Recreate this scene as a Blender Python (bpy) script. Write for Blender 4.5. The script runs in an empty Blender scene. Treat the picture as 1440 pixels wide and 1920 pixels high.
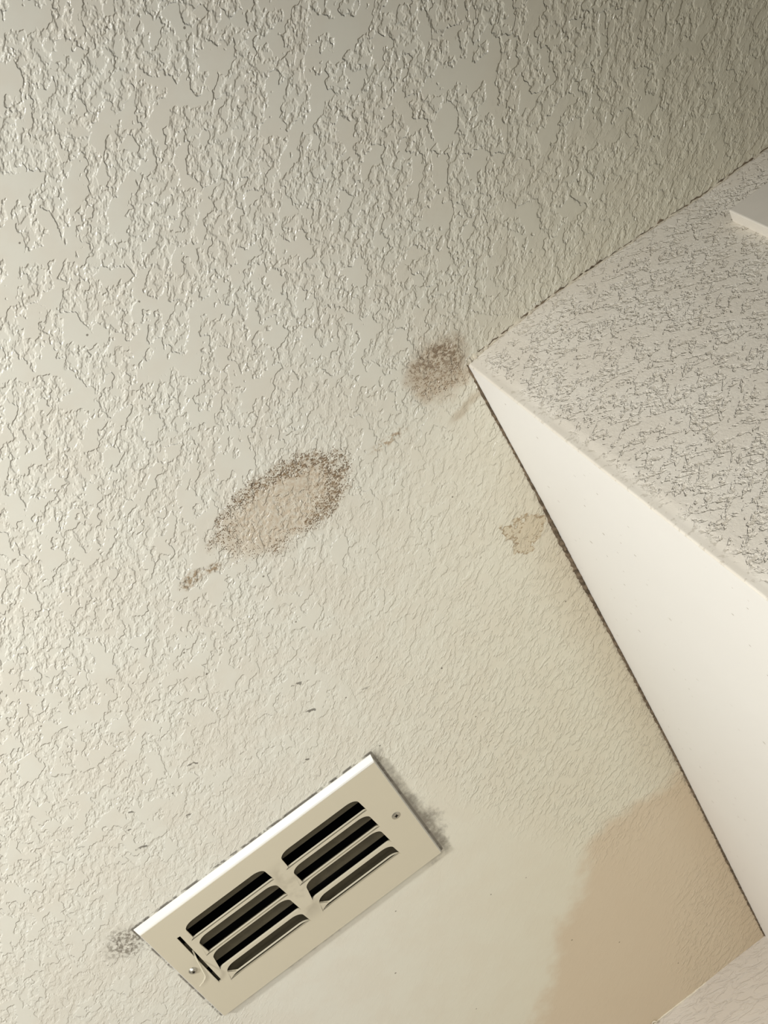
import bpy, bmesh, math, random
import numpy as np
from mathutils import Matrix, Vector

random.seed(7)
rng = np.random.default_rng(7)
sc = bpy.context.scene
COL = sc.collection
H = 2.44            # ceiling height; the camera stands at the world origin in plan, 1 m under the ceiling
EYE = 1.44

# ------------------------------------------------------------------ camera
cam = bpy.data.cameras.new('camera')
cam.lens = 49.94
cam.sensor_width = 36.0
cam.sensor_fit = 'AUTO'
cam.clip_start = 0.01
cam_o = bpy.data.objects.new('camera', cam)
COL.objects.link(cam_o)
R2 = ((0.8070843692092264, 0.420059191779073, -0.4149278206869925),
      (-0.5828214730387489, 0.6792849748677208, -0.44597203217679815),
      (0.09451958285502524, 0.6017658999319189, 0.7930598023705655))
m = Matrix.Identity(4)
for i in range(3):
    m[i][0] = R2[0][i]
    m[i][1] = -R2[1][i]
    m[i][2] = -R2[2][i]
m[2][3] = EYE
cam_o.matrix_world = m
sc.camera = cam_o

# ------------------------------------------------------------------ world, lamps, exposure
w = bpy.data.worlds.new('room_ambient')
w.use_nodes = True
bg = w.node_tree.nodes['Background']
bg.inputs['Color'].default_value = (1.0, 0.99, 0.97, 1)
bg.inputs['Strength'].default_value = 0.04
sc.world = w


def spot(name, loc, target, energy, angle, blend, radius, color):
    l = bpy.data.lights.new(name, 'SPOT')
    l.energy = energy
    l.spot_size = math.radians(angle)
    l.spot_blend = blend
    l.shadow_soft_size = radius
    l.color = color
    o = bpy.data.objects.new(name, l)
    COL.objects.link(o)
    o.location = loc
    d = Vector(target) - Vector(loc)
    o.rotation_euler = d.to_track_quat('-Z', 'Y').to_euler()
    return o


# unseen spot on the left, cone shaped for falloff, rakes ceiling and walls
spot('lamp_rake', (-1.30, -0.45, 1.75), (-0.15, 0.70, 2.32), 110, 80, 1.0, 0.08, (1.0, 0.99, 0.965))
# added fill disk behind the camera, turned to darken the far corner
al = bpy.data.lights.new('fill_disk', 'AREA')
al.shape = 'DISK'
al.size = 0.5
al.energy = 33
al.color = (1.0, 0.99, 0.97)
alo = bpy.data.objects.new('fill_disk', al)
COL.objects.link(alo)
alo.location = (-0.20, -0.40, 1.25)
alo.rotation_euler = Vector((-0.82, 0.57, 0.05)).to_track_quat('-Z', 'Y').to_euler()

sc.view_settings.view_transform = 'Standard'
sc.view_settings.look = 'None'
sc.view_settings.gamma = 1.0
sc.view_settings.use_curve_mapping = False
sc.view_settings.exposure = 0.0


# ------------------------------------------------------------------ node helpers
def srgb(r, g, b):
    f = lambda c: (c / 255 / 12.92) if c / 255 <= 0.04045 else ((c / 255 + 0.055) / 1.055) ** 2.4
    return (f(r), f(g), f(b), 1.0)


class S:
    """A float or colour socket with arithmetic."""
    nt = None

    def __init__(self, s):
        self.s = s

    @staticmethod
    def put(inp, v):
        if isinstance(v, S):
            S.nt.links.new(v.s, inp)
        else:
            inp.default_value = v

    @staticmethod
    def math(op, a, b=None, c=None, clamp=False):
        n = S.nt.nodes.new('ShaderNodeMath')
        n.operation = op
        n.use_clamp = clamp
        S.put(n.inputs[0], a)
        if b is not None:
            S.put(n.inputs[1], b)
        if c is not None:
            S.put(n.inputs[2], c)
        return S(n.outputs[0])

    def __add__(s, o): return S.math('ADD', s, o)
    __radd__ = __add__
    def __sub__(s, o): return S.math('SUBTRACT', s, o)
    def __rsub__(s, o): return S.math('SUBTRACT', o, s)
    def __mul__(s, o): return S.math('MULTIPLY', s, o)
    __rmul__ = __mul__
    def __truediv__(s, o): return S.math('DIVIDE', s, o)


def mn(a, b): return S.math('MINIMUM', a, b)
def mx(a, b): return S.math('MAXIMUM', a, b)
def ab(a): return S.math('ABSOLUTE', a)
def sq(a): return S.math('SQRT', a)
def smin(a, b, k): return S.math('SMOOTH_MIN', a, b, k)
def smax(a, b, k): return S.math('SMOOTH_MAX', a, b, k)


def ss(v, a, b, lo=0.0, hi=1.0, kind='SMOOTHSTEP'):
    n = S.nt.nodes.new('ShaderNodeMapRange')
    n.interpolation_type = kind
    n.clamp = True
    S.put(n.inputs['Value'], v)
    if a < b:
        n.inputs['From Min'].default_value = a
        n.inputs['From Max'].default_value = b
        n.inputs['To Min'].default_value = lo
        n.inputs['To Max'].default_value = hi
    else:
        n.inputs['From Min'].default_value = b
        n.inputs['From Max'].default_value = a
        n.inputs['To Min'].default_value = hi
        n.inputs['To Max'].default_value = lo
    return S(n.outputs['Result'])


def comb(x, y, z=0.0):
    n = S.nt.nodes.new('ShaderNodeCombineXYZ')
    S.put(n.inputs[0], x)
    S.put(n.inputs[1], y)
    S.put(n.inputs[2], z)
    return S(n.outputs[0])


def noise(x, y, z, scale, detail=2.0, rough=0.5, dist=0.0, lac=2.0):
    """Plane noise; z only picks another stretch of it."""
    n = S.nt.nodes.new('ShaderNodeTexNoise')
    n.noise_dimensions = '2D'
    S.put(n.inputs['Vector'], comb(x + z * 3.71, y + z * 1.93))
    n.inputs['Scale'].default_value = scale
    n.inputs['Detail'].default_value = detail
    n.inputs['Roughness'].default_value = rough
    n.inputs['Lacunarity'].default_value = lac
    n.inputs['Distortion'].default_value = dist
    return S(n.outputs['Fac'])


def voronoi(x, y, scale, rand=1.0, feature='F1'):
    n = S.nt.nodes.new('ShaderNodeTexVoronoi')
    n.voronoi_dimensions = '2D'
    n.feature = feature
    S.put(n.inputs['Vector'], comb(x, y))
    n.inputs['Scale'].default_value = scale
    n.inputs['Randomness'].default_value = rand
    return S(n.outputs['Distance']), (S(n.outputs['Color']) if feature == 'F1' else None)


def red(c):
    n = S.nt.nodes.new('ShaderNodeSeparateColor')
    S.put(n.inputs[0], c)
    return S(n.outputs[0])


def mixc(f, a, b):
    n = S.nt.nodes.new('ShaderNodeMix')
    n.data_type = 'RGBA'
    S.put(n.inputs[0], f)
    S.put(n.inputs[6], a)
    S.put(n.inputs[7], b)
    return S(n.outputs[2])


def begin(name, rough=0.6, spec=0.3, metallic=0.0):
    mt = bpy.data.materials.new(name)
    mt.use_nodes = True
    S.nt = mt.node_tree
    b = S.nt.nodes['Principled BSDF']
    b.inputs['Roughness'].default_value = rough
    b.inputs['Specular IOR Level'].default_value = spec
    b.inputs['Metallic'].default_value = metallic
    return mt, b


def coords():
    n = S.nt.nodes.new('ShaderNodeTexCoord')
    sp = S.nt.nodes.new('ShaderNodeSeparateXYZ')
    S.nt.links.new(n.outputs['Object'], sp.inputs[0])
    return S(sp.outputs[0]), S(sp.outputs[1]), S(sp.outputs[2])


def bump(b, h, dist=1.0, strength=1.0):
    n = S.nt.nodes.new('ShaderNodeBump')
    n.inputs['Strength'].default_value = strength
    n.inputs['Distance'].default_value = dist
    S.put(n.inputs['Height'], h)
    S.nt.links.new(n.outputs['Normal'], b.inputs['Normal'])


# ------------------------------------------------------------------ materials
WX, BY, DY = 0.2485, 0.6813, 1.672       # wall_right plane x, wall_front plane y, wall_back plane y
PAINT = srgb(228, 226, 213)
RELIEF = 0.0012


def ellipse(x, y, cx, cy, a, b):
    u = (x - cx) * (1 / a)
    v = (y - cy) * (1 / b)
    return sq(u * u + v * v)


def dots(x, y, scale, density, soft=0.14):
    """Round mould specks, bigger and more frequent where density is high."""
    d, c = voronoi(x, y, scale, 1.0)
    r = (density * 1.15 - red(c) * 0.75)
    return ss(r - d, -soft * 0.3, soft)


def mat_ceiling():
    mt, b = begin('ceiling_plaster', 0.25, 0.80)
    x, y, z = coords()
    # trowelled plaster: raised flats with ragged borders over a crinkled ground
    ax = x * 0.82 + y * 0.57
    ay = (y * 0.82 - x * 0.57) * 0.70
    n1 = noise(ax, ay, 0.0, 62, 3.2, 0.54)
    n0 = noise(ax, ay, 4.7, 13, 1.0, 0.5)
    mid = noise(ax, ay, 2.3, 150, 2.4, 0.56)
    n = n1 + (n0 - 0.5) * 0.26 + (mid - 0.5) * 0.16
    flat = ss(n, 0.495, 0.555)
    crinkle = ss(mid, 0.40, 0.64) * 0.62
    coarse = flat * 0.92 + (1.0 - flat) * crinkle
    # brushed-over finer coat towards the alcove
    fx = (x * 0.80 - y * 0.60) * 0.48
    fy = x * 0.60 + y * 0.80
    st = noise(fx, fy, 6.1, 170, 3.5, 0.62)
    strokes = ss(st, 0.47, 0.66) * 0.62 + ss(n1, 0.52, 0.57) * 0.22
    pn = noise(x, y, 3.3, 20, 3.0, 0.6) - 0.5
    fade = ss(y + x * 0.60 + pn * 0.55, 0.70, 1.12)
    # the smooth repair beside the grille
    s = (x + 0.0084) * -0.917 + (y - 1.022) * 0.40 + pn * 0.06
    patch = ss(s, -0.030, 0.030) * ss(y + pn * 0.04, 1.000, 1.050) * ss(x + pn * 0.05, -0.33, -0.24)
    corner = ss(ellipse(x, y, WX, DY, 0.15, 0.27), 0.55, 1.05)
    bs = (x - 0.135) * 0.774 + (y - 1.285) * 0.633
    bs = mn(bs, (y - 1.300) * 0.9) + pn * 0.055
    beige = ss(bs, -0.014, 0.020)
    smooth = mx(patch * 0.92, ss(bs, -0.01, 0.06) * 0.78) * ss(corner, 0.0, 1.0, 0.25, 1.0)
    calm = ss(y + pn * 0.30, 0.55, 0.98, 1.0, 0.62)
    relief = coarse * calm * (1.0 - fade * 0.92) + strokes * fade * 0.85
    relief = relief * (1.0 - smooth)
    height = relief * RELIEF
    # ------ colour
    wob = noise(x, y, 5.5, 60, 3.0, 0.6) - 0.5
    grain = noise(x, y, 1.9, 240, 2.0, 0.6)
    g2 = grain - 0.5
    blot = ss(grain, 0.44, 0.60)
    c = mixc(ss(pn, -0.15, 0.15), PAINT, srgb(226, 222, 208))
    c = mixc(ss(x + y * 0.6, 0.40, 0.95) * 0.60, c, srgb(224, 217, 190))
    c = mixc(beige * 0.62, c, srgb(208, 184, 152))
    # large mould stain
    e1 = ellipse(x, y, 0.044, 0.691, 0.068, 0.0395) + wob * 0.62 + g2 * 0.30
    rim = ss(e1, 0.45, 0.90) * ss(e1, 1.16, 0.98)
    part = ss(pn + (y - 0.690) * -2.0 + (x - 0.043) * 3.2, -0.18, 0.10)
    c = mixc(ss(e1, 1.05, 0.60) * ss(g2, -0.25, 0.25, 0.30, 0.75), c, srgb(198, 178, 150))
    c = mixc(dots(x, y, 640, rim * (0.26 + part * 0.34) + ss(e1, 1.0, 0.7) * 0.24) * 0.85, c, srgb(100, 76, 46))
    c = mixc(blot * rim * part * 0.55, c, srgb(138, 110, 74))
    # stain at the corner of the box
    e2 = ellipse(x, y, 0.2235, 0.6700, 0.0365, 0.0350) + wob * 0.6 + g2 * 0.3
    in2 = ss(e2, 1.08, 0.55)
    c = mixc(in2 * ss(g2, -0.25, 0.25, 0.45, 0.8), c, srgb(184, 162, 132))
    up = ss(y - x * 0.5, 0.575, 0.535)
    c = mixc(dots(x, y, 640, in2 * 0.52) * 0.75, c, srgb(120, 94, 62))
    c = mixc(blot * in2 * up * 0.75, c, srgb(116, 92, 64))
    # brown run along the taped joint
    j = ab(y - 0.6985 + wob * 0.006) * (1 / 0.0055)
    run = ss(j, 1.2, 0.3) * ss(x, 0.128, 0.150) * ss(x, 0.180, 0.165)
    c = mixc(run * blot * 0.70, c, srgb(160, 130, 90))
    e3 = mn(ellipse(x, y, -0.052, 0.6975, 0.013, 0.008), ellipse(x, y, -0.032, 0.7000, 0.012, 0.005) + 0.15) + wob * 1.2
    c = mixc(ss(e3, 1.2, 0.4) * ss(grain, 0.40, 0.58, 0.15, 0.8), c, srgb(146, 118, 80))
    j2 = ab((y - 0.716) + (x - 0.235) * 0.25 + wob * 0.010) * (1 / 0.0060)
    c = mixc(ss(j2, 1.2, 0.2) * ss(x, 0.205, 0.220) * ss(x, 0.25, 0.247) * 0.40, c, srgb(160, 132, 92))
    # ringed water mark
    e4 = ellipse(x, y, 0.2215, 0.8760, 0.0185, 0.0175) + wob * 2.6 + g2 * 1.0
    c = mixc(ss(e4, 1.02, 0.85) * 0.38, c, srgb(192, 168, 124))
    c = mixc(ss(ab(e4 - 0.97), 0.20, 0.02) * ss(g2, -0.16, 0.06) * 0.80, c, srgb(142, 114, 70))
    # tan bloom and grime along the joint with the smooth wall
    dw = WX + 0.0035 - x
    alc = ss(y, BY - 0.002, BY + 0.004)
    c = mixc(ss(dw, 0.060, 0.0) * ss(y, 0.72, 0.95) * 0.32, c, srgb(192, 168, 132))
    gr = ss(dw + wob * 0.010 + g2 * 0.010, 0.0060, 0.0005) * alc
    c = mixc(gr * ss(wob, -0.10, 0.10) * 0.62, c, srgb(112, 98, 80))
    # soot round the grille
    qx = mx(ab(x + 0.1575) - 0.1405, 0.0)
    qy = mx(ab(y - 1.0755) - 0.0870, 0.0)
    d = sq(qx * qx + qy * qy)
    cl = wob + g2 * 0.5
    right = ss(x, -0.028, -0.012) * ss(y, 0.975, 1.00) * ss(y, 1.185, 1.160)
    reach = ss(ab(y - 1.120), 0.065, 0.0)
    fuzz = d * (1.0 - reach * 0.55) + wob * 0.016 + g2 * 0.008
    c = mixc(ss(fuzz, 0.013, -0.001) * right * 0.74, c, srgb(88, 78, 66))
    under = ss(y, 1.155, 1.163) * ss(x, -0.30, -0.22)
    c = mixc(ss(d + wob * 0.024, 0.010, -0.002) * under * ss(pn, -0.06, 0.10) * 0.45, c, srgb(112, 102, 88))
    line = ss(d, 0.0030, 0.0014)  # narrow dark line at the rim: dirt plus a painted shadow line
    c = mixc(line * mx(ss(wob, -0.10, 0.06), right * 0.9) * 0.80, c, srgb(66, 58, 48))
    tl = ss(ellipse(x, y, -0.312, 0.998, 0.026, 0.024) + wob * 0.8, 1.1, 0.4)
    c = mixc(tl * ss(grain, 0.40, 0.62, 0.10, 0.75), c, srgb(98, 88, 72))
    # dirt caught in the plaster
    vd, vc = voronoi((x * 0.9 + y * 0.42) * 0.38 + wob * 0.006, (y * 0.9 - x * 0.42) * 1.3 + g2 * 0.004, 46, 1.0)
    near = ss(ellipse(x, y, -0.13, 0.90, 0.19, 0.13), 1.1, 0.5)
    c = mixc(ss(vd + g2 * 0.22 + wob * 0.15, 0.075, 0.045) * ss(red(vc), 0.74, 0.76) * near * 0.75, c, srgb(70, 63, 52))
    vd2, vc2 = voronoi(x, y, 22, 1.0)
    c = mixc(ss(vd2 + g2 * 0.03, 0.024, 0.014) * ss(red(vc2), 0.86, 0.88) * 0.75, c, srgb(90, 80, 64))
    S.put(b.inputs['Base Color'], c)
    bump(b, height)
    return mt


def mat_wall_front():
    mt, b = begin('trowelled_wall', 0.50, 0.30)
    x, y, z = coords()
    p = x * 0.64 - z * 0.77          # the trowel went across and down at a slant
    q = x * 0.60 + z * 0.80
    a = noise(p * 0.42, q, 0.3, 150, 3.2, 0.56)
    a2 = noise(p, q * 0.42, 5.3, 150, 3.2, 0.56)
    low = noise(x, z, 9.3, 20, 2.0, 0.5) - 0.5
    f1 = ss(a + low * 0.20, 0.385, 0.455)
    f2 = ss(a2 + low * 0.20, 0.385, 0.455)
    flat = mn(f1, f2)
    fine = noise(x, z, 2.3, 260, 2.0, 0.6)
    h = flat * 0.75 + ss(fine, 0.3, 0.7) * (0.40 - flat * 0.32)
    edge = ss(z, H - 0.030, H - 0.006)
    arris = ss(x, WX + 0.005, WX + 0.016)
    h = h * (1.0 - edge * 0.6) * arris
    c = mixc(ss(low, -0.15, 0.15), srgb(233, 227, 214), srgb(229, 222, 208))
    # the deepest pits are coloured darker
    c = mixc((1.0 - flat) * ss(fine, 0.50, 0.36) * 0.30, c, srgb(158, 146, 122))
    S.put(b.inputs['Base Color'], c)
    bump(b, h * 0.0014)
    return mt


def mat_wall_right():
    mt, b = begin('smooth_white_wall', 0.42, 0.35)
    x, y, z = coords()
    vd, vc = voronoi(y * 0.8, z * 0.45, 85, 1.0)
    wob = (noise(y, z, 5.5, 120, 3.0, 0.6) - 0.5)
    zone = ss(noise(y, z, 1.5, 7, 2.0, 0.5), 0.42, 0.62)
    c = mixc(ss(vd + wob * 0.2, 0.07, 0.035) * ss(red(vc), 0.72, 0.74) * zone * 0.55, srgb(248, 246, 241), srgb(140, 124, 100))
    S.put(b.inputs['Base Color'], c)
    h = noise(y, z, 0.5, 260, 3.0, 0.5) * 0.00008 + noise(y, z, 2.5, 14, 2.0, 0.5) * 0.0006
    bump(b, h)
    return mt


def mat_wall_back():
    mt, b = begin('brushed_wall', 0.6, 0.22)
    x, y, z = coords()
    a = noise(x * 0.5 + z * 0.4, z * 1.0, 0.3, 120, 4.0, 0.6, 0.6)
    h = ss(a, 0.38, 0.56)
    c = mixc(ss(noise(x, z, 3.1, 9, 2, 0.5), 0.35, 0.65), srgb(206, 198, 186), srgb(200, 191, 178))
    S.put(b.inputs['Base Color'], c)
    bump(b, h * 0.0005)
    return mt


def mat_plain(name, col, rough=0.5, spec=0.4, metallic=0.0, var=0.06, scale=40.0, bmp=0.0):
    mt, b = begin(name, rough, spec, metallic)
    x, y, z = coords()
    n = noise(x, y, z, scale, 3.0, 0.6)
    dark = tuple(v * (1 - var) for v in col[:3]) + (1,)
    S.put(b.inputs['Base Color'], mixc(ss(n, 0.35, 0.65), col, dark))
    if bmp:
        bump(b, n * bmp)
    return mt


def mat_plate():
    mt, b = begin('cream_enamel', 0.34, 0.45)
    x, y, z = coords()
    n = noise(x, y, 0.4, 30, 3.0, 0.6)
    # grey dust on the bar between the two rows of slots and round the slots
    mid = ss(ab(x - 0.0005), 0.016, 0.003) * ss(ab(y + 0.002), 0.055, 0.03)
    c = mixc(mid * ss(n, 0.40, 0.62) * 0.40, srgb(211, 203, 180), srgb(150, 140, 120))
    S.put(b.inputs['Base Color'], c)
    return mt


M = dict(
    ceiling=mat_ceiling(), front=mat_wall_front(), right=mat_wall_right(), back=mat_wall_back(),
    plate=mat_plate(),
    rim=mat_plain('lit_enamel', srgb(228, 226, 218), 0.30, 0.5, 0.0, 0.03),
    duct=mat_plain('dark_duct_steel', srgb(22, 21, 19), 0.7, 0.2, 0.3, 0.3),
    blade=mat_plain('shaded_damper_steel', srgb(84, 78, 62), 0.5, 0.4, 0.3, 0.15, 60),  # steel darkened to paint in the shade behind the slots
    screw=mat_plain('zinc_screw', srgb(190, 186, 172), 0.3, 0.5, 0.8, 0.1, 300),
    pit=mat_plain('dark_recess', srgb(60, 54, 46), 0.7, 0.2, 0.0, 0.2, 300),
    grime=mat_plain('grimy_gap', srgb(134, 118, 98), 0.9, 0.1, 0.0, 0.55, 160),
    caulk=mat_plain('old_caulk', srgb(222, 213, 192), 0.45, 0.35, 0.0, 0.08, 120, 0.0010),
    trim=mat_plain('white_trim_paint', srgb(226, 220, 208), 0.4, 0.4, 0.0, 0.02, 20),
    door=mat_plain('white_door_paint', srgb(220, 214, 200), 0.4, 0.4, 0.0, 0.02, 20),
    floor=mat_plain('beige_floor_tile', srgb(176, 170, 160), 0.5, 0.4, 0.0, 0.15, 6),
)


# ------------------------------------------------------------------ mesh helpers
def link(name, me, mat, parent=None, loc=(0, 0, 0)):
    o = bpy.data.objects.new(name, me)
    COL.objects.link(o)
    if mat is not None:
        me.materials.append(mat)
    o.location = loc
    if parent is not None:
        o.parent = parent
    return o


def from_data(name, v, f, mat, parent=None, loc=(0, 0, 0), smooth=False):
    me = bpy.data.meshes.new(name)
    me.from_pydata([tuple(map(float, p)) for p in v], [], f)
    me.update()
    if smooth:
        me.polygons.foreach_set('use_smooth', [True] * len(me.polygons))
    return link(name, me, mat, parent, loc)


def structure(o, label):
    o['kind'] = 'structure'
    o['label'] = label
    return o


def grid(nu, nv):
    return [(i * (nv + 1) + j, (i + 1) * (nv + 1) + j, (i + 1) * (nv + 1) + j + 1, i * (nv + 1) + j + 1)
            for i in range(nu) for j in range(nv)]


def add_box(bm, lo, hi, bevel=0.0):
    r = bmesh.ops.create_cube(bm, size=1.0)
    for v in r['verts']:
        v.co = Vector([lo[k] + (v.co[k] + 0.5) * (hi[k] - lo[k]) for k in range(3)])
    if bevel:
        es = list({e for v in r['verts'] for e in v.link_edges})
        bmesh.ops.bevel(bm, geom=es, offset=bevel, segments=2, profile=0.5, affect='EDGES')


def from_bm(name, bm, mat, parent=None, loc=(0, 0, 0), smooth=False):
    bmesh.ops.recalc_face_normals(bm, faces=bm.faces)
    me = bpy.data.meshes.new(name)
    bm.to_mesh(me)
    bm.free()
    if smooth:
        me.polygons.foreach_set('use_smooth', [True] * len(me.polygons))
    return link(name, me, mat, parent, loc)


# the joints of the room are not straight: the plaster bows a little
def bow_right(y):       # x of wall_right's upper edge
    ys = [0.0, BY, 0.8526, 0.9817, 1.1121, 1.2724, DY, 3.0]
    xs = [WX, WX, 0.2514, 0.2520, 0.2532, 0.2539, 0.2501, 0.2501]
    return float(np.interp(y, ys, xs))


def bow_front(x):       # y of wall_front's upper edge
    xs = [WX, 0.30, 0.3394, 0.3985, 0.45, 0.5055, 0.56, 3.0]
    ys = [BY, 0.6775, 0.6758, 0.6768, 0.679, 0.6818, 0.6812, 0.6812]
    return float(np.interp(x, xs, ys))


# ------------------------------------------------------------------ setting: ceiling with the hole for the air duct
hx0, hx1, hy0, hy1 = -0.284, -0.032, 1.008, 1.148
xs = [-1.9, hx0, hx1, 2.0]
ys = [-1.6, hy0, hy1, DY + 0.05]
v, f = [], []
for zz in (H, H + 0.02):
    for xx in xs:
        for yy in ys:
            v.append((xx, yy, zz))
for i in range(3):
    for j in range(3):
        if i == 1 and j == 1:
            continue
        q = [i * 4 + j, (i + 1) * 4 + j, (i + 1) * 4 + j + 1, i * 4 + j + 1]
        f.append(q[::-1])
        f.append([k + 16 for k in q])
hole = [5, 9, 10, 6]
for k in range(4):
    a, b2 = hole[k], hole[(k + 1) % 4]
    f.append([a, b2, b2 + 16, a + 16])
structure(from_data('ceiling', v, f, M['ceiling']), 'cream knockdown plaster ceiling with brown mould stains')

# ------------------------------------------------------------------ setting: wall_right (smooth, bright)
ny = 120
yv = np.linspace(BY + 0.0015, DY + 0.01, ny + 1)
rows = [0.0, 1.2, 1.9, 2.2, 2.32, 2.39, 2.42, H + 0.004]
v, f = [], []
for i, yy in enumerate(yv):
    for zz in rows:
        t = max(0.0, (zz - 1.9) / 0.54)
        v.append((WX + (bow_right(yy) - WX) * t, yy, zz))
f = [q[::-1] for q in grid(ny, len(rows) - 1)]
structure(from_data('wall_right', v, f, M['right'], smooth=False), 'smooth bright white wall beside the trowelled one')

# ------------------------------------------------------------------ setting: wall_front (trowelled) with its rounded arris towards wall_right
nx = 160
xv = np.concatenate([np.linspace(0, 1, 8)[:-1] * 0.002 + WX, np.linspace(WX + 0.002, 0.7, nx - 20), np.linspace(0.72, 2.0, 12)])
rows = [0.0, 1.2, 1.8, 2.0, 2.1, 2.2, 2.3, 2.36, 2.40, 2.425, H + 0.004]
arr = np.interp(np.linspace(0, 2.5, 400), np.linspace(0, 2.5, 160), rng.normal(0, 0.0006, 160))
v = []
for xx in xv:
    for zz in rows:
        t = min(1.0, max(0.0, (zz - 2.2) / 0.22))
        y0 = BY + (bow_front(xx) - BY) * t
        k = max(0.0, 1 - (xx - WX) / 0.002)
        y0 += 0.0015 * (1 - math.sqrt(max(0, 1 - k * k)))
        v.append((xx, y0, zz))
f = [q for q in grid(len(xv) - 1, len(rows) - 1)]
structure(from_data('wall_front', v, f, M['front'], smooth=True), 'beige trowelled plaster wall at the right of the picture')

# ------------------------------------------------------------------ setting: wall_back
xv2 = np.linspace(-1.9, WX + 0.02, 60)
v = []
for xx in xv2:
    for zz in (0.0, 1.5, 2.2, 2.40, H + 0.004):
        v.append((xx, DY + 0.0015 * math.sin(xx * 23), zz))
f = [q for q in grid(59, 4)]
structure(from_data('wall_back', v, f, M['back'], smooth=True), 'pinkish brushed wall in the lower right corner')

bm = bmesh.new()
add_box(bm, (-1.9, -1.6, -0.05), (2.0, DY + 0.05, 0.0))
structure(from_bm('floor', bm, M['floor']), 'beige floor far below the ceiling')


# ------------------------------------------------------------------ setting: caulk in the joints
def bead(name, pts, rad, mat, label, jag=0.35):
    """An irregular bead: a ring of six per point, radius wandering."""
    v, f = [], []
    n = len(pts)
    for i, p in enumerate(pts):
        a = Vector(pts[max(0, i - 1)])
        b_ = Vector(pts[min(n - 1, i + 1)])
        t = (b_ - a).normalized()
        up = Vector((0, 0, 1))
        s_ = t.cross(up).normalized()
        u_ = s_.cross(t)
        r = rad(i / (n - 1)) * (1 + random.uniform(-jag, jag))
        for k in range(6):
            an = k * math.pi / 3
            v.append(Vector(p) + s_ * math.cos(an) * r + u_ * math.sin(an) * r)
    for i in range(n - 1):
        for k in range(6):
            f.append((i * 6 + k, i * 6 + (k + 1) % 6, (i + 1) * 6 + (k + 1) % 6, (i + 1) * 6 + k))
    return structure(from_data(name, v, f, mat, smooth=True), label)


pts = []
for i in range(261):
    t = i / 260
    xx = WX + 0.001 + t ** 1.4 * 1.1
    pts.append((xx, bow_front(xx) - 0.0004 + random.gauss(0, 0.0004), H + 0.0002 + random.gauss(0, 0.0003)))
bead('trim_2', pts, lambda t: 0.0012 + 0.0024 * math.exp(-t * 22), M['caulk'], 'cracked caulk line between ceiling and trowelled wall')
pts = []
for i in range(300):
    xx = WX + 0.012 + i / 299 * 0.9
    pts.append((xx, bow_front(xx) - 0.0016 + random.gauss(0, 0.0005), H - 0.0002))
bead('trim_5', pts, lambda t: 0.0005 * random.choice((0.3, 0.6, 1.0, 1.5)), M['grime'], 'thin broken dark crack under the ceiling on the trowelled wall', 0.5)
pts = []
nb = 420
gw = [0.0009, 0.0017, 0.0012, 0.0019, 0.0029, 0.0028, 0.0019, 0.0017, 0.0014, 0.0018, 0.0012]
gy = [0.68, 0.73, 0.80, 0.86, 0.90, 0.97, 1.02, 1.15, 1.30, 1.50, 1.67]
for i in range(nb):
    yy = BY + 0.001 + i / (nb - 1) * (DY - BY - 0.002)
    r0 = float(np.interp(yy, gy, gw))
    pts.append((bow_right(yy) - r0 * 0.55 + random.gauss(0, 0.0003), yy, H + 0.0002))
bead('trim_4', pts, lambda t: float(np.interp(BY + t * (DY - BY), gy, gw)), M['grime'], 'dark grimy crumbling caulk between ceiling and smooth white wall', 0.30)
pts = []
for i in range(160):
    xx = WX - 0.001 - i / 159 * 0.7
    pts.append((xx, DY + 0.0008, H + random.gauss(0, 0.0003)))
bead('trim_3', pts, lambda t: 0.0016, M['caulk'], 'caulk line between ceiling and back wall')

# ------------------------------------------------------------------ setting: white casing and door on wall_front
cx0, cz1, th = 0.4962, EYE + 0.9435, 0.0115
cw, cwid = 0.062, 0.86
bm = bmesh.new()
y0, y1 = 0.6815 - th, 0.6835


def prism(bm, outline, y0, y1):
    a = [bm.verts.new((p[0], y0, p[1])) for p in outline]
    b_ = [bm.verts.new((p[0], y1, p[1])) for p in outline]
    bm.faces.new(a)
    bm.faces.new(b_[::-1])
    n = len(outline)
    for k in range(n):
        bm.faces.new((a[k], b_[k], b_[(k + 1) % n], a[(k + 1) % n]))


prism(bm, [(cx0, cz1), (cx0 + cwid, cz1), (cx0 + cwid, 0.0), (cx0 + cwid - cw, 0.0), (cx0 + cwid - cw, cz1 - cw),
           (cx0 + cw, cz1 - cw), (cx0 + cw, 0.0), (cx0, 0.0)], y0, y1)
bmesh.ops.recalc_face_normals(bm, faces=bm.faces)
bmesh.ops.bevel(bm, geom=[e for e in bm.edges], offset=0.0012, segments=2, profile=0.5, affect='EDGES')
tr = structure(from_bm('trim_1', bm, M['trim']), 'white door casing on the trowelled wall, cut by the right edge')
bm = bmesh.new()
add_box(bm, (cx0 + cw + 0.002, 0.6765, 0.008), (cx0 + cwid - cw - 0.002, 0.6830, cz1 - cw - 0.003), 0.001)
for (za, zb) in ((0.25, 1.05), (1.20, 2.18)):
    for (xa, xb) in ((0.10, 0.33), (0.41, 0.64)):
        add_box(bm, (cx0 + cw + xa, 0.672, za), (cx0 + cw + xb, 0.679, zb), 0.003)
structure(from_bm('door_1', bm, M['door']), 'white panelled door inside the white casing')

# ------------------------------------------------------------------ the air grille
GX, GY = -0.1575, 1.0770
FZ = H - 0.0070                     # its face hangs 7 mm below the ceiling
grille = bpy.data.objects.new('air_vent', None)
COL.objects.link(grille)
grille.location = (GX, GY, H)
grille['label'] = 'cream metal air vent grille with two rows of black slots on ceiling'
grille['category'] = 'air vent'


def L(x, y, z=0.0):                 # world plan -> grille space
    return (x - GX, y - GY, z)


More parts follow.
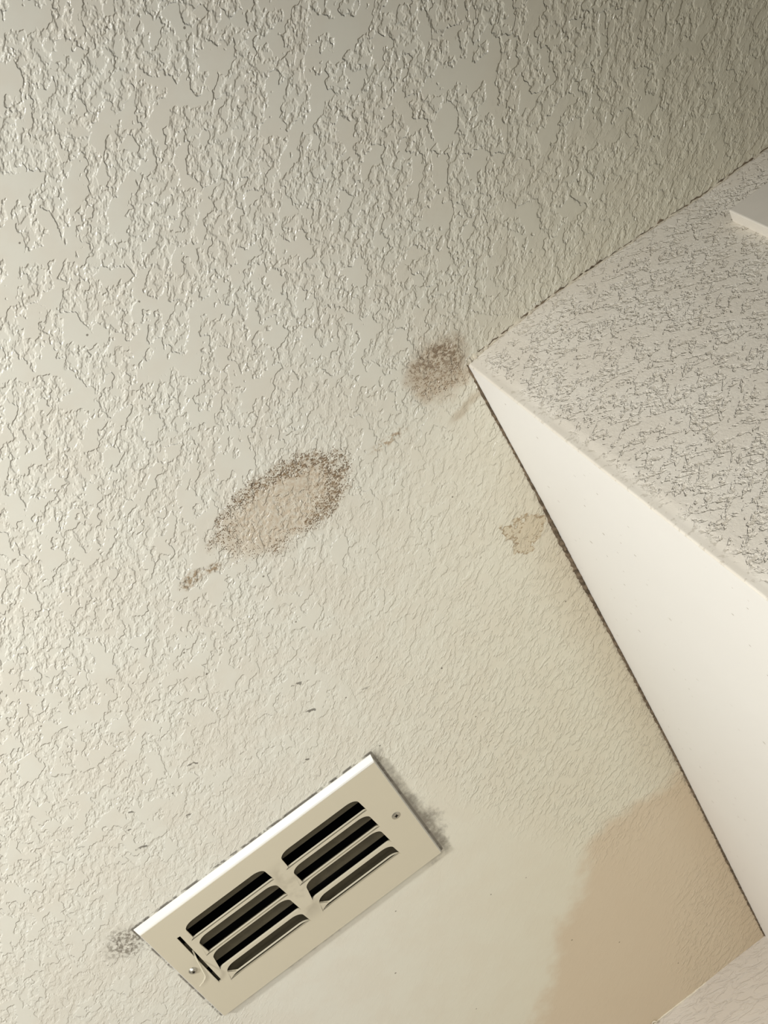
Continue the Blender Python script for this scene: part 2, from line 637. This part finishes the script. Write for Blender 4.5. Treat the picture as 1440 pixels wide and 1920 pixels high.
def slot_outline(xa, xb, top, bot, tip, lx):
    """Stamped slot: rounded upper corners, lower lip bowed up with pointed ends."""
    rx, ry = 0.0120, 0.0075
    pts = []
    lip = tip - bot
    n = 7
    # lower left tip, along the lip to the lower right tip
    for k in range(n + 1):
        a = math.pi / 2 * k / n
        pts.append((xa + lx * (1 - math.cos(a)), tip - lip * math.sin(a)))
    for k in range(n, -1, -1):
        a = math.pi / 2 * k / n
        pts.append((xb - lx * (1 - math.cos(a)), tip - lip * math.sin(a)))
    # up the right end, round the corner, back along the top
    for k in range(n + 1):
        a = math.pi / 2 * k / n
        pts.append((xb - 0.0018 - rx + rx * math.cos(a), top + ry - ry * math.sin(a)))
    for k in range(n, -1, -1):
        a = math.pi / 2 * k / n
        pts.append((xa + 0.0035 + rx - rx * math.cos(a), top + ry - ry * math.sin(a)))
    return pts


TOPS = [1.0192, 1.0460, 1.0736, 1.1020]
BOTS = [1.0405, 1.0700, 1.0978, 1.1172]
TIPS = [1.0435, 1.0732, 1.1010, 1.1245]
LIPS = [0.0035, 0.0045, 0.0050, 0.0120]
COLS = [(-0.2652, -0.1657), (-0.1512, -0.0526)]
fx0, fx1, fy0, fy1 = -0.2958, -0.0192, 0.9950, 1.1592

cu = bpy.data.curves.new('face_outline', 'CURVE')
cu.dimensions = '2D'
cu.fill_mode = 'BOTH'
cu.extrude = 0.0011


def add_poly(pts):
    sp = cu.splines.new('POLY')
    sp.points.add(len(pts) - 1)
    for k, p in enumerate(pts):
        q = L(p[0], p[1])
        sp.points[k].co = (q[0], q[1], 0, 1)
    sp.use_cyclic_u = True


add_poly([(fx0, fy0), (fx1, fy0), (fx1, fy1), (fx0, fy1)])
for (xa, xb) in COLS:
    for t_, b_, p_, l_ in zip(TOPS, BOTS, TIPS, LIPS):
        add_poly(slot_outline(xa, xb, t_, b_, p_, l_))
add_poly([(-0.2733, 1.0268), (-0.2697, 1.0275), (-0.2716, 1.1137), (-0.2752, 1.1142)])
tmp = bpy.data.objects.new('face_outline', cu)
COL.objects.link(tmp)
dg = bpy.context.evaluated_depsgraph_get()
dg.update()
me = bpy.data.meshes.new_from_object(tmp.evaluated_get(dg))
bpy.data.objects.remove(tmp)
me.name = 'face_plate'
me.materials.clear()
face = link('face_plate', me, M['plate'], grille, (0, 0, FZ - H + 0.0011))
face['label'] = 'flat cream face plate punched with slots'

# bevelled rim from face to ceiling; its whiter colour paints in the light
ox0, ox1, oy0, oy1 = -0.2982, -0.0176, 0.9890, 1.1618
inn = [(fx0, fy0), (fx1, fy0), (fx1, fy1), (fx0, fy1)]
out = [(ox0, oy0), (ox1, oy0), (ox1, oy1), (ox0, oy1)]


def ring_loft(rings):
    v, f = [], []
    for r in rings:
        v += r
    n = len(rings[0])
    for i in range(len(rings) - 1):
        for k in range(n):
            f.append((i * n + k, i * n + (k + 1) % n, (i + 1) * n + (k + 1) % n, (i + 1) * n + k))
    return v, f


def lerp(t):
    return [(a[0] + (b_[0] - a[0]) * t, a[1] + (b_[1] - a[1]) * t) for a, b_ in zip(inn, out)]


zf = FZ - H
rings = []
for t, z in ((-0.10, zf + 0.0014), (-0.10, zf + 0.0002), (0.10, zf + 0.0003), (0.30, zf + 0.0012), (0.95, -0.0012), (1.0, -0.0004), (0.9, -0.0002), (0.2, zf + 0.003)):
    rings.append([L(p[0], p[1], z) for p in lerp(t)])
v, f = ring_loft(rings)
rim = from_data('bevelled_rim', v, f, M['rim'], grille)
rim['label'] = 'bevelled rim of the grille, whitened as if lit'

# duct throat above the slots
bm = bmesh.new()
dz = 0.11
ins = [(-0.280, 1.011), (-0.036, 1.011), (-0.036, 1.145), (-0.280, 1.145)]
rings = [[L(p[0], p[1], zf + 0.0022) for p in ins], [L(p[0], p[1], dz) for p in ins]]
v, f = ring_loft(rings)
f.append((4, 5, 6, 7))
duct = from_data('duct_throat', v, f, M['duct'], grille)
duct['label'] = 'black sheet steel duct behind the slots'

# damper blades across the throat, one behind each row of slots
EDGE = [1.0322, 1.0624, 1.0926, 1.1330]
WID = [0.011, 0.015, 0.017, 0.027]
DEPTH = [0.006, 0.006, 0.006, 0.007]
first = None
for k in range(4):
    e, wd, dp = EDGE[k], WID[k], DEPTH[k]
    zz = zf + dp
    sec = [(e, zz), (e + 0.0004, zz + 0.0012), (e - wd * 0.5, zz + 0.0022 + wd * 0.02), (e - wd, zz + 0.0015 + wd * 0.06), (e - wd, zz + wd * 0.06), (e - wd * 0.5, zz + 0.0008)]
    v = [L(xx, s_[0], s_[1]) for xx in (-0.276, -0.040) for s_ in sec]
    n = len(sec)
    f = [(i, (i + 1) % n, n + (i + 1) % n, n + i) for i in range(n)] + [tuple(range(n))[::-1], tuple(range(n, 2 * n))]
    from_data('damper_blade', v, f, M['blade'], grille)

# screws
def screw(x, y, r, dome, label):
    bm = bmesh.new()
    z0 = zf - 0.0001
    prof = [(r * 1.12, 0.0003), (r * 1.12, 0.0), (r, -dome * 0.35), (r * 0.75, -dome * 0.85), (r * 0.42, -dome)]
    rings = []
    for rr, dzv in prof:
        rings.append([bm.verts.new(L(x + rr * math.cos(a * math.pi / 12), y + rr * math.sin(a * math.pi / 12), z0 + dzv)) for a in range(24)])
    for i in range(len(rings) - 1):
        for k in range(24):
            bm.faces.new((rings[i][k], rings[i][(k + 1) % 24], rings[i + 1][(k + 1) % 24], rings[i + 1][k]))
    # sunk cross recess
    cz = z0 - dome
    inner = [bm.verts.new(L(x + r * 0.40 * math.cos(a * math.pi / 12) * (1 if a % 6 < 2 or a % 6 > 4 else 0.55),
                            y + r * 0.40 * math.sin(a * math.pi / 12) * (1 if a % 6 < 2 or a % 6 > 4 else 0.55), cz)) for a in range(24)]
    deep = [bm.verts.new((q.co.x, q.co.y, q.co.z + 0.0011)) for q in inner]
    for k in range(24):
        bm.faces.new((rings[-1][k], rings[-1][(k + 1) % 24], inner[(k + 1) % 24], inner[k]))
        bm.faces.new((inner[k], inner[(k + 1) % 24], deep[(k + 1) % 24], deep[k]))
    bm.faces.new(deep)
    o = from_bm('screw', bm, M['screw'], grille)
    o['label'] = label
    return o


s1 = screw(-0.0331, 1.0735, 0.0043, 0.0008, 'flush cross-head screw at the right end')
s2 = screw(-0.2848, 1.0770, 0.0040, 0.0024, 'shiny domed screw at the lever end')
for o_, x_, y_, r_ in ((s1, -0.0331, 1.0735, 0.0021), (s2, -0.2848, 1.0770, 0.0016)):
    bm = bmesh.new()
    zc = zf - (0.0009 if o_ is s1 else 0.0026)
    for (a_, b2) in ((r_, r_ * 0.3), (r_ * 0.3, r_)):
        c0 = L(x_, y_, zc)
        add_box(bm, (c0[0] - a_, c0[1] - b2, zc), (c0[0] + a_, c0[1] + b2, zc + 0.0006))
    bmesh.ops.rotate(bm, cent=L(x_, y_, zc), matrix=Matrix.Rotation(0.5, 3, 'Z'), verts=bm.verts)
    from_bm('cross_recess', bm, M['pit'], o_)

# the damper lever: a bent tab out of its own narrow slot
path = [(-0.2720, 1.058, zf + 0.004), (-0.2736, 1.0640, zf - 0.0006), (-0.2756, 1.0750, zf - 0.0048), (-0.2775, 1.0845, zf - 0.0086),
        (-0.2795, 1.0868, zf - 0.0092), (-0.2830, 1.0890, zf - 0.0094), (-0.2886, 1.0910, zf - 0.0090)]
wd = [0.0009, 0.0009, 0.0009, 0.0010, 0.0017, 0.0016, 0.0005]
v, f = [], []
for (x_, y_, z_), w_ in zip(path, wd):
    for sx, sz in ((-1, 0), (0, -0.5), (1, 0), (0, 0.5)):
        v.append(L(x_ + sx * w_ * 0.75, y_ + sx * w_ * 0.55, z_ + sz * 0.0012))
for i in range(len(path) - 1):
    for k in range(4):
        f.append((i * 4 + k, i * 4 + (k + 1) % 4, (i + 1) * 4 + (k + 1) % 4, (i + 1) * 4 + k))
f += [(0, 1, 2, 3), tuple(len(v) - 4 + k for k in (3, 2, 1, 0))]
lever = from_data('lever', v, f, M['plate'], grille)
lever['label'] = 'small bent damper lever sticking out of its slot'

# flake of caulk curling off the back joint
v, f = [], []
n = 9
for i in range(n):
    a = i / (n - 1) * 2.6
    cx_, cz_ = 0.0690, H - 0.0045
    for s_, yy in ((0, 0.0), (1, -0.0042)):
        v.append((cx_ + 0.0040 * math.cos(a), DY - 0.0012 + yy, cz_ + 0.0042 * math.sin(a)))
f = [(2 * i, 2 * i + 2, 2 * i + 3, 2 * i + 1) for i in range(n - 1)]
fl = from_data('caulk_flake', v, f, M['caulk'], smooth=True)
sol = fl.modifiers.new('thickness', 'SOLIDIFY')
sol.thickness = 0.0008
fl['label'] = 'curled flake of caulk peeling off the back wall joint'
fl['category'] = 'caulk flake'
